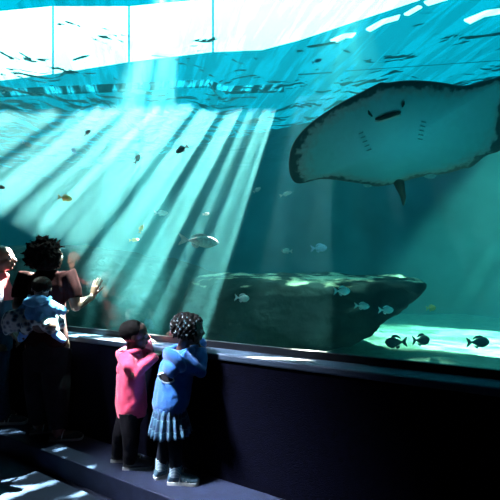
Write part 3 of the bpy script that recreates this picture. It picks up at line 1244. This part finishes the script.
ell(bm, P(171, 368, -.14), rg_ * .07, fg * .045, UP * .060)
link('hood', fuse(bm, 'hood', .006, 4, .006, 15), m_blue, girl)
# eye-shaped print on the back of the hoodie, laid on the cloth
from mathutils.bvhtree import BVHTree
bvh = BVHTree.FromPolygons([v.co.copy() for v in hoodie_me.vertices], [tuple(p.vertices) for p in hoodie_me.polygons])


def printed(name, px, py, ax, ay, tilt, off, m, pointed=1.0, inner=0.0):
    bm = bmesh.new()
    rows = []
    ca, sa = math.cos(math.radians(tilt)), math.sin(math.radians(tilt))
    for k in range(0, 7):
        t = inner + (1 - inner) * k / 6
        row = []
        for q in range(40):
            a = 2 * math.pi * q / 40
            x, y = math.cos(a) * ax * t, math.copysign(abs(math.sin(a)) ** pointed, math.sin(a)) * ay * t
            dirv = ray(px + x * ca - y * sa, py + x * sa + y * ca).normalized()
            hit = bvh.ray_cast(CAM, dirv)
            p = hit[0] if hit[0] else CAM + dirv * Z0
            row.append((p - dirv * off, p + dirv * .002))
        rows.append(row)
    fr_v = [[bm.verts.new(a) for a, b_ in row] for row in rows]
    for A, B in zip(fr_v, fr_v[1:]):
        for i in range(40):
            j = (i + 1) % 40
            bm.faces.new((A[i], A[j], B[j], B[i]))
    bk = [bm.verts.new(b_) for a, b_ in rows[-1]]
    for i in range(40):
        j = (i + 1) % 40
        bm.faces.new((fr_v[-1][i], fr_v[-1][j], bk[j], bk[i]))
    bmesh.ops.remove_doubles(bm, verts=bm.verts, dist=1e-5)
    return link(name, to_mesh(bm, name), m, hoodie)


printed('print_border', 166, 377.8, 9.2, 5.6, 20, .004, mat('pale_print', (.40, .58, .68), .8, .1, 20), 1.5)
printed('print_centre', 166, 377.8, 7.4, 4.0, 20, .006, m_black, 1.5)
# pleated skirt
bm = bmesh.new()
uvl = bm.loops.layers.uv.new('cloth')
NS, NV = 144, 8
rows = []
for k in range(NV + 1):
    t = k / NV
    c = P(169.8, 405, -.01) * (1 - t) + P(170.3, 433.5, -.025) * t
    row = []
    for i in range(NS):
        a = 2 * math.pi * i / NS
        pl = (.004 + .013 * t) * math.sin(a * 18) + .006 * t * math.sin(a * 5 + 1)
        row.append(bm.verts.new(c + rg_ * ((.102 + .024 * t + pl) * math.cos(a)) + fg * ((.092 + .036 * t + pl) * math.sin(a))))
    rows.append(row)
for k in range(NV):
    for i in range(NS):
        j = (i + 1) % NS
        f0 = bm.faces.new((rows[k][i], rows[k][j], rows[k + 1][j], rows[k + 1][i]))
        for lp, (uu, vv) in zip(f0.loops, ((i / NS, k / NV), ((i + 1) / NS, k / NV), ((i + 1) / NS, (k + 1) / NV), (i / NS, (k + 1) / NV))):
            lp[uvl].uv = (uu, vv)
sk = link('skirt', to_mesh(bm, 'skirt'), m_plaid, girl)
so_ = sk.modifiers.new('thick', 'SOLIDIFY')
so_.thickness = .004
bm = bmesh.new()
tube(bm, [P(174, 412, -.03), P(174, 430, -.04), rk_, rg + UP * .10], [.058, .054, .046, .037])
tube(bm, [P(168, 412, .04), P(166.5, 430, .02), lk_, lg + UP * .10], [.058, .054, .046, .037])
link('leggings', fuse(bm, 'leggings', .006, 3, .002, 20), m_legging, girl)
for g_, d_ in ((rg, fd), (lg, fdl)):
    bm = bmesh.new()
    tube(bm, [g_ + UP * .125, g_ + UP * .09, g_ + UP * .05], [.039, .039, .040])
    link('sock', fuse(bm, 'sock', .005, 2, .002, 30), m_stripe, girl)
    shoe(girl, g_ - d_ * .048, g_ + d_ * .150, .80, m_shoeb, m_sole, .95, 4, .024)

# ---------------------------------------------------------------- woman with raised hand
Z0 = 3.30
fw_ = (F * .86 + R * .50).normalized()
rw_ = fw_.cross(UP)
wom = empty('person', V((atH(50, 432, STEP).x, atH(50, 432, STEP).y, STEP)))
tag(wom, 'person with bushy dark hair in maroon shirt raising a hand to the glass', 'person')
hc, HH = P(50, 257), .225
hf = (R * .50 + F * .87 + UP * .05)
bm = bmesh.new()
head(bm, hc, HH, hf, UP)
neck, chest, waist, pel = P(47, 271), P(47, 291), P(47, 316), P(47, 338)
chain(bm, [hc - UP * .06 - fw_ * .02, neck, chest], [.056, .055, .08])
ell(bm, chest, rw_ * .165, fw_ * .11, UP * .16)
ell(bm, waist, rw_ * .145, fw_ * .105, UP * .15)
ell(bm, pel, rw_ * .175, fw_ * .13, UP * .13)
rs, re = P(69.5, 277, .0), P(76, 306, -.02)
GL = YG + .005
hp = atY(96.5, 287, GL - .012)
rw = atY(92, 297, GL - .075)
ls, le, lw = P(24.5, 278, .06), P(18, 306, -.02), P(34, 319, -.22)
chain(bm, [chest + UP * .06, rs, re, rw], [.075, .056, .044, .028])
chain(bm, [chest + UP * .06, ls, le, lw], [.075, .056, .044, .028])
hd = atY(99.5, 274, GL - .012) - rw
hand(bm, rw, hd, V((0, 1, 0)), .185, -1, .10, .20)
hand(bm, lw, R * .9 + UP * .15, F, .175, 1, .5)
rg, lg = atH(58, 440, STEP), atH(38, 433, STEP)
fdr = (R * .93 + F * .16).normalized()
fdl = (R * .75 + F * .35).normalized()
rk_, lk_ = P(57, 388, -.06), P(39, 387, .0)
chain(bm, [P(56, 345, -.01), rk_, rg + UP * .08], [.105, .068, .042])
chain(bm, [P(39, 345, .02), lk_, lg + UP * .08], [.105, .068, .042])
foot(bm, rg - fdr * .05, rg + fdr * .17, rg + UP * .07, 1.0)
foot(bm, lg - fdl * .05, lg + fdl * .17, lg + UP * .07, 1.0)
link('body', fuse(bm, 'body', .0058, 4), m_skin2, wom)
eyes(wom, hc, HH, hf, UP)
f_ = hf.normalized()
u_ = (UP - f_ * UP.dot(f_)).normalized()
r_ = f_.cross(u_)
bm = bmesh.new()
cc = hc + u_ * .018 - f_ * .045
ell(bm, cc - u_ * .012, r_ * .135, f_ * .115, u_ * .128, 4)
for i in range(420):
    dr = V((random.gauss(0, 1), random.gauss(0, 1), random.gauss(0, 1))).normalized()
    if dr.dot(f_) > .25 and dr.dot(u_) < .55:
        continue
    if dr.dot(u_) < -.75:
        continue
    b0 = cc + r_ * (dr.dot(r_) * .115) + f_ * (dr.dot(f_) * .10) + u_ * (dr.dot(u_) * .11)
    dv = V((random.gauss(0, .5), random.gauss(0, .5), random.gauss(-.15, .5)))
    l1 = random.uniform(.018, .045)
    p1 = b0 + (dr + dv * .6).normalized() * l1
    p2 = p1 + (dr * .3 + dv).normalized() * l1 * .8
    chain(bm, [b0, p1, p2], [.016, .011, .005], 8)
for px, py in ((27, 265), (30, 262), (33, 268), (28, 259)):
    rcone(bm, P(35, 258), .03, P(px, py), .012, 8)
link('hair', fuse(bm, 'hair', .0055, 1, .004, 50), m_hair, wom)
bm = bmesh.new()
loft(bm, [ring(P(47, 345), rw_, fw_, .185, .145), ring(pel, rw_, fw_, .19, .145), ring(P(47, 325), rw_, fw_, .175, .135), ring(waist, rw_, fw_, .165, .125),
          ring(P(47, 300), rw_, fw_, .178, .125), ring(P(47, 285), rw_, fw_, .19, .120), ring(P(47, 276), rw_, fw_, .165, .09), ring(P(47, 270), rw_, fw_, .075, .070)], 30)
tube(bm, [rs + (chest - rs) * .4, rs, rs * .55 + re * .45, rs * .25 + re * .75], [.085, .080, .072, .066])
tube(bm, [ls + (chest - ls) * .4, ls, ls * .55 + le * .45, ls * .25 + le * .75], [.085, .080, .072, .066])
link('shirt', fuse(bm, 'shirt', .009, 4, .008, 11, (1, 1, .6)), m_maroon, wom)
bm = bmesh.new()
loft(bm, [ring(P(47, 338), rw_, fw_, .18, .14), ring(P(47, 352), rw_, fw_, .195, .15), ring(P(47.5, 368), rw_, fw_, .17, .13)], 28)
tube(bm, [P(56, 350, -.01), P(57.5, 388, -.06), rg + UP * .10], [.125, .105, .072])
tube(bm, [P(39, 350, .02), P(38, 387, .0), lg + UP * .10], [.125, .105, .072])
link('trousers', fuse(bm, 'trousers', .009, 4, .010, 9, (1, 1, .35)), m_black, wom)
for g_, d_ in ((rg, fdr), (lg, fdl)):
    u2 = shoe(wom, g_ - d_ * .06, g_ + d_ * .19, 1.0, m_dkshoe, m_sole, .62, 1, .016)
# wrap that ties the baby on
bm = bmesh.new()
pts_ = []
for k in range(15):
    a = math.pi * (-.05 + 1.1 * k / 14)
    pts_.append(P(46, 319) + rw_ * (-.20 * math.cos(a)) - fw_ * (.145 + .17 * max(0, math.sin(a)) ** 2) * math.sin(a) + UP * (.02 * math.cos(a * 3)))
wr = []
for i, p in enumerate(pts_):
    t = pts_[min(i + 1, 14)] - pts_[max(i - 1, 0)]
    s_ = t.cross(UP).normalized()
    wr.append((p, s_ * .028, UP * (.055 + .035 * math.sin(math.pi * i / 14))))
loft(bm, wr, 16)
link('baby_wrap', fuse(bm, 'baby_wrap', .008, 3, .010, 16), m_wrap, wom)

# ---------------------------------------------------------------- baby on her back
Z0 = 3.06
fy = (F * .80 - R * .30).normalized()
ry = fy.cross(UP)
baby = empty('baby', P(42, 325))
tag(baby, "baby in a light blue jacket carried on the person's back in a wrap", 'person')
hc, HH = P(41.5, 288.5), .175
hf = (F * .75 - R * .45 - UP * .1)
bm = bmesh.new()
head(bm, hc, HH, hf, UP, True)
chain(bm, [hc - UP * .04, P(40, 300), P(40, 310), P(42, 322)], [.035, .04, .075, .085])
rs, re, rw = P(47, 304, -.03), P(55, 309, .0), P(63.5, 311, .08)
ls, le, lw = P(30, 304, .03), P(22, 312, .03), P(20, 320, .06)
chain(bm, [P(40, 306), rs, re, rw], [.04, .032, .028, .018])
chain(bm, [P(40, 306), ls, le, lw], [.04, .032, .028, .018])
hand(bm, rw, rw - re, F, .075, -1, .4)
hand(bm, lw, lw - le + F * .03, F, .075, 1, .4)
l1 = [P(44, 322), P(51, 326, -.06), P(56, 334, -.03)]
l2 = [P(36, 322), P(27, 325, -.03), P(24, 333, .02)]
chain(bm, l1 + [P(61, 338.5, -.04)], [.055, .044, .028, .022])
chain(bm, l2 + [P(22, 338, .0)], [.055, .044, .028, .022])
link('body', fuse(bm, 'body', .0042, 4), m_skin, baby)
eyes(baby, hc, HH, hf, UP)
f_ = hf.normalized()
u_ = (UP - f_ * UP.dot(f_)).normalized()
r_ = f_.cross(u_)
bm = bmesh.new()
ell(bm, hc + u_ * (.15 * HH) - f_ * (.09 * HH), r_ * (.385 * HH * 1.06), f_ * (.43 * HH), u_ * (.375 * HH), 4)
link('hair', fuse(bm, 'hair', .005, 1, .003, 70), m_hair, baby)
bm = bmesh.new()
loft(bm, [ring(P(41.5, 322), ry, fy, .095, .085), ring(P(40, 313), ry, fy, .105, .09), ring(P(40, 305), ry, fy, .095, .075), ring(P(40.5, 299), ry, fy, .05, .05)], 24)
tube(bm, [P(40, 306), rs, re, rw], [.052, .050, .044, .032])
tube(bm, [P(40, 306), ls, le, lw], [.052, .050, .044, .034])
link('jacket', fuse(bm, 'jacket', .006, 4, .008, 18, disp2=.003, dscale2=45), m_babyblue, baby)
bm = bmesh.new()
ell(bm, P(35.5, 301, -.09), ry * .085, fy * .03, UP * .045 + ry * .015)
chain(bm, [P(50, 297.5, .0), P(47, 301, -.06), P(40, 303, -.09), P(32, 301, -.06), P(29, 296, .0)], [.016, .02, .022, .02, .016])
link('hood', fuse(bm, 'hood', .006, 4, .006, 18), m_babyblue, baby)
bm = bmesh.new()
tube(bm, [l1[0], l1[1], l1[1] * .3 + l1[2] * .7], [.066, .056, .042])
tube(bm, [l2[0], l2[1], l2[1] * .3 + l2[2] * .7], [.066, .056, .042])
ell(bm, P(40.5, 321), ry * .10, fy * .09, UP * .06)
link('trousers', fuse(bm, 'trousers', .006, 4, .006, 18), m_wrap, baby)
for a_, b_, c_ in ((l1[1] * .4 + l1[2] * .6, l1[2], P(62.5, 339.5, -.05)), (l2[1] * .4 + l2[2] * .6, l2[2], P(21, 339, .0))):
    bm = bmesh.new()
    chain(bm, [a_, b_, c_], [.036, .034, .026])
    link('bootie', fuse(bm, 'bootie', .005, 3, .004, 30), m_sock, baby)

# ---------------------------------------------------------------- man at the left edge
Z0 = 3.60
fm = (R * .93 + F * .36).normalized()
rm = fm.cross(UP)
man = empty('person', V((atH(6, 420, STEP).x, atH(6, 420, STEP).y, STEP)))
tag(man, 'person in a dark blue jacket over a coral shirt at the picture edge', 'person')
hc, HH = P(1.5, 258.5), .235
hf = (R * .95 + F * .25 + UP * .0)
bm = bmesh.new()
head(bm, hc, HH, hf, UP)
neck, chest, waist, pel = P(-3, 276), P(-6, 296), P(-6, 322), P(-6, 343)
chain(bm, [hc - UP * .06 - fm * .02, neck, chest], [.06, .062, .09])
ell(bm, chest, rm * .17, fm * .12, UP * .17)
ell(bm, waist, rm * .155, fm * .115, UP * .16)
ell(bm, pel, rm * .165, fm * .13, UP * .13)
rs, re, rw = P(-8, 286, -.19), P(-6, 315, -.22), P(10, 332, -.12)
ls, le, lw = P(-2, 286, .12), P(2, 315, .10), P(13, 330, .08)
chain(bm, [chest + UP * .06, rs, re, rw], [.08, .06, .046, .03])
chain(bm, [chest + UP * .06, ls, le, lw], [.08, .06, .046, .03])
hand(bm, rw, rw - re, -UP + F * .3, .18, 1, .6)
hand(bm, lw, lw - le, -UP - F * .2, .18, -1, .6)
rg, lg = atH(2, 424, STEP), atH(-8, 418, STEP)
fd = (R * .95 + F * .1).normalized()
rk_, lk_ = P(-3, 384, -.1), P(-6, 382, .1)
chain(bm, [P(-5, 350, -.08), rk_, rg + UP * .08], [.10, .066, .045])
chain(bm, [P(-5, 350, .08), lk_, lg + UP * .08], [.10, .066, .045])
for g_ in (rg, lg):
    foot(bm, g_ - fd * .06, g_ + fd * .18, g_ + UP * .07, 1.05)
link('body', fuse(bm, 'body', .0058, 4), m_skin2, man)
eyes(man, hc, HH, hf, UP)
f_ = hf.normalized()
u_ = UP
r_ = f_.cross(u_)
bm = bmesh.new()
ell(bm, hc + u_ * (.12 * HH) - f_ * (.12 * HH), r_ * (.378 * HH), f_ * (.40 * HH), u_ * (.36 * HH), 4)
link('hair', fuse(bm, 'hair', .007, 1, .002, 60), m_hair, man)
bm = bmesh.new()
loft(bm, [ring(P(-4, 300), rm, fm, .165, .135), ring(P(-4, 288), rm, fm, .165, .13), ring(P(-4, 281), rm, fm, .12, .105), ring(P(-2.5, 272.5), rm, fm, .075, .078)], 26)
pts_ = [P(-2.5, 273.5) + rm * (.078 * math.cos(a)) + fm * (.078 * math.sin(a)) - UP * (.02 * math.sin(a)) for a in [2 * math.pi * k / 16 for k in range(17)]]
chain(bm, pts_, [.016] * 17)
link('shirt', fuse(bm, 'shirt', .008, 3, .004, 14), m_collar, man)
bm = bmesh.new()
loft(bm, [ring(P(-6, 350), rm, fm, .19, .15), ring(P(-6, 335), rm, fm, .19, .15), ring(P(-6, 310), rm, fm, .185, .145), ring(P(-6.5, 294), rm, fm * .9, .19, .13), ring(P(-7.5, 285), rm, fm, .17, .09), ring(P(-8, 279), rm, fm, .10, .07)], 28)
tube(bm, [rs + (chest - rs) * .4, rs, (rs + re) / 2, re, rw], [.09, .085, .075, .066, .05])
tube(bm, [ls + (chest - ls) * .4, ls, (ls + le) / 2, le, lw], [.09, .085, .075, .066, .05])
link('jacket', fuse(bm, 'jacket', .009, 4, .010, 10, (1, 1, .6)), m_navy, man)
bm = bmesh.new()
loft(bm, [ring(P(-6, 342), rm, fm, .17, .135), ring(P(-6, 360), rm, fm, .17, .13)], 24)
tube(bm, [P(-5, 352, -.08), rk_, rg + UP * .06], [.115, .085, .070])
tube(bm, [P(-5, 352, .08), lk_, lg + UP * .06], [.115, .085, .070])
link('jeans', fuse(bm, 'jeans', .009, 3, .008, 12, (1, 1, .5)), m_jean, man)
for g_ in (rg, lg):
    shoe(man, g_ - fd * .07, g_ + fd * .21, 1.05, m_shoe, m_sole, .9, 2, .024)


# ================================================================== light
def lamp(name, kind, loc, to, energy, col, **kw):
    d = bpy.data.lights.new(name, kind)
    d.energy = energy
    d.color = col
    for k, v in kw.items():
        setattr(d, k, v)
    o = bpy.data.objects.new(name, d)
    COL.objects.link(o)
    o.location = loc
    o.rotation_euler = (V(to) - V(loc)).to_track_quat('-Z', 'Y').to_euler()
    return o


lamp('sun', 'SUN', SUN_TO * 30, (0, 0, 0), 2050.0, (1.0, 0.46, 0.41), angle=0.006)
lamp('belly_fill', 'AREA', (0.5, 3.0, .85), RC, 8, (0.04, 0.85, 1.0), shape='DISK', size=.5)  # unseen fill light added to lift the ray's belly
sand_at = atH(440, 338, ZSAND)
lamp('sand_spot', 'SPOT', V((1.7, 5.0, ZROOF + .1)), sand_at, 26000, (0.75, 1.0, 0.80), spot_size=math.radians(30), spot_blend=.5, shadow_soft_size=.02)  # patterned spot added to brighten the sand
rock_at = atD(325, 268, ROCKD - .45)
lamp('rock_spot', 'SPOT', V((rock_at.x + .2, rock_at.y + .25, ZROOF + .1)), rock_at, 9000, (0.8, 1.0, 0.8), spot_size=math.radians(34), spot_blend=.6, shadow_soft_size=.02)  # patterned spot added to light the rock's upper edge
fl = atH(50, 460, 0.1)
lamp('front_spot', 'SPOT', V((fl.x + .2, 3.1, ZROOF + .1)), fl, 110000, (1.0, 0.98, 0.90), spot_size=math.radians(19), spot_blend=.3, shadow_soft_size=.015)  # patterned spot added to throw the bright floor patches

def patchy(lname, scale, lo, p0, p1, rot):
    fs = bpy.data.objects[lname].data
    fs.use_nodes = True
    N, L = fs.node_tree.nodes, fs.node_tree.links
    tc = N.new('ShaderNodeTexCoord')
    mp = N.new('ShaderNodeMapping')
    mp.vector_type = 'TEXTURE'
    mp.inputs['Rotation'].default_value = (0, 0, math.radians(rot))
    mp.inputs['Scale'].default_value = (1, 2.2, 1)
    L.new(tc.outputs['Normal'], mp.inputs['Vector'])
    nz = N.new('ShaderNodeTexNoise')
    nz.inputs['Scale'].default_value = scale
    nz.inputs['Detail'].default_value = 2
    L.new(mp.outputs['Vector'], nz.inputs['Vector'])
    cr = N.new('ShaderNodeValToRGB')
    cr.color_ramp.elements[0].position = p0
    cr.color_ramp.elements[0].color = (lo, lo, lo, 1)
    cr.color_ramp.elements[1].position = p1
    L.new(nz.outputs['Fac'], cr.inputs['Fac'])
    L.new(cr.outputs['Color'], N['Emission'].inputs['Color'])


patchy('front_spot', 24, .015, .53, .61, -35)
patchy('sand_spot', 30, .25, .45, .6, 20)
patchy('rock_spot', 22, .12, .45, .58, 0)
lamp('gallery_lamp', 'AREA', (-3.6, -0.1, 5.7), (-1.75, 1.9, 0.9), 32, (0.85, 0.88, 1.0), shape='DISK', size=.8, spread=math.radians(17))

w = bpy.data.worlds.new('dim_surround')
S.world = w
w.use_nodes = True
w.node_tree.nodes['Background'].inputs['Color'].default_value = (0.02, 0.50, 0.70, 1)
w.node_tree.nodes['Background'].inputs['Strength'].default_value = 3.5

# ================================================================== camera
cd = bpy.data.cameras.new('camera')
cam = bpy.data.objects.new('camera', cd)
COL.objects.link(cam)
cam.location = CAM
cam.rotation_euler = F.to_track_quat('-Z', 'Y').to_euler()
cd.sensor_width = 36
cd.lens = 36 * FPX / 500
cd.shift_y = (HORIZON - 250) / 500
cd.clip_start = .05
cd.clip_end = 100
S.camera = cam

S.view_settings.view_transform = 'Standard'
S.view_settings.look = 'None'
S.view_settings.exposure = 0.0
S.view_settings.gamma = 1.0
S.view_settings.use_curve_mapping = False
S.cycles.use_denoising = True
S.cycles.volume_bounces = 0
S.cycles.transparent_max_bounces = 16
S.cycles.max_bounces = 8
S.cycles.sample_clamp_indirect = 4.0
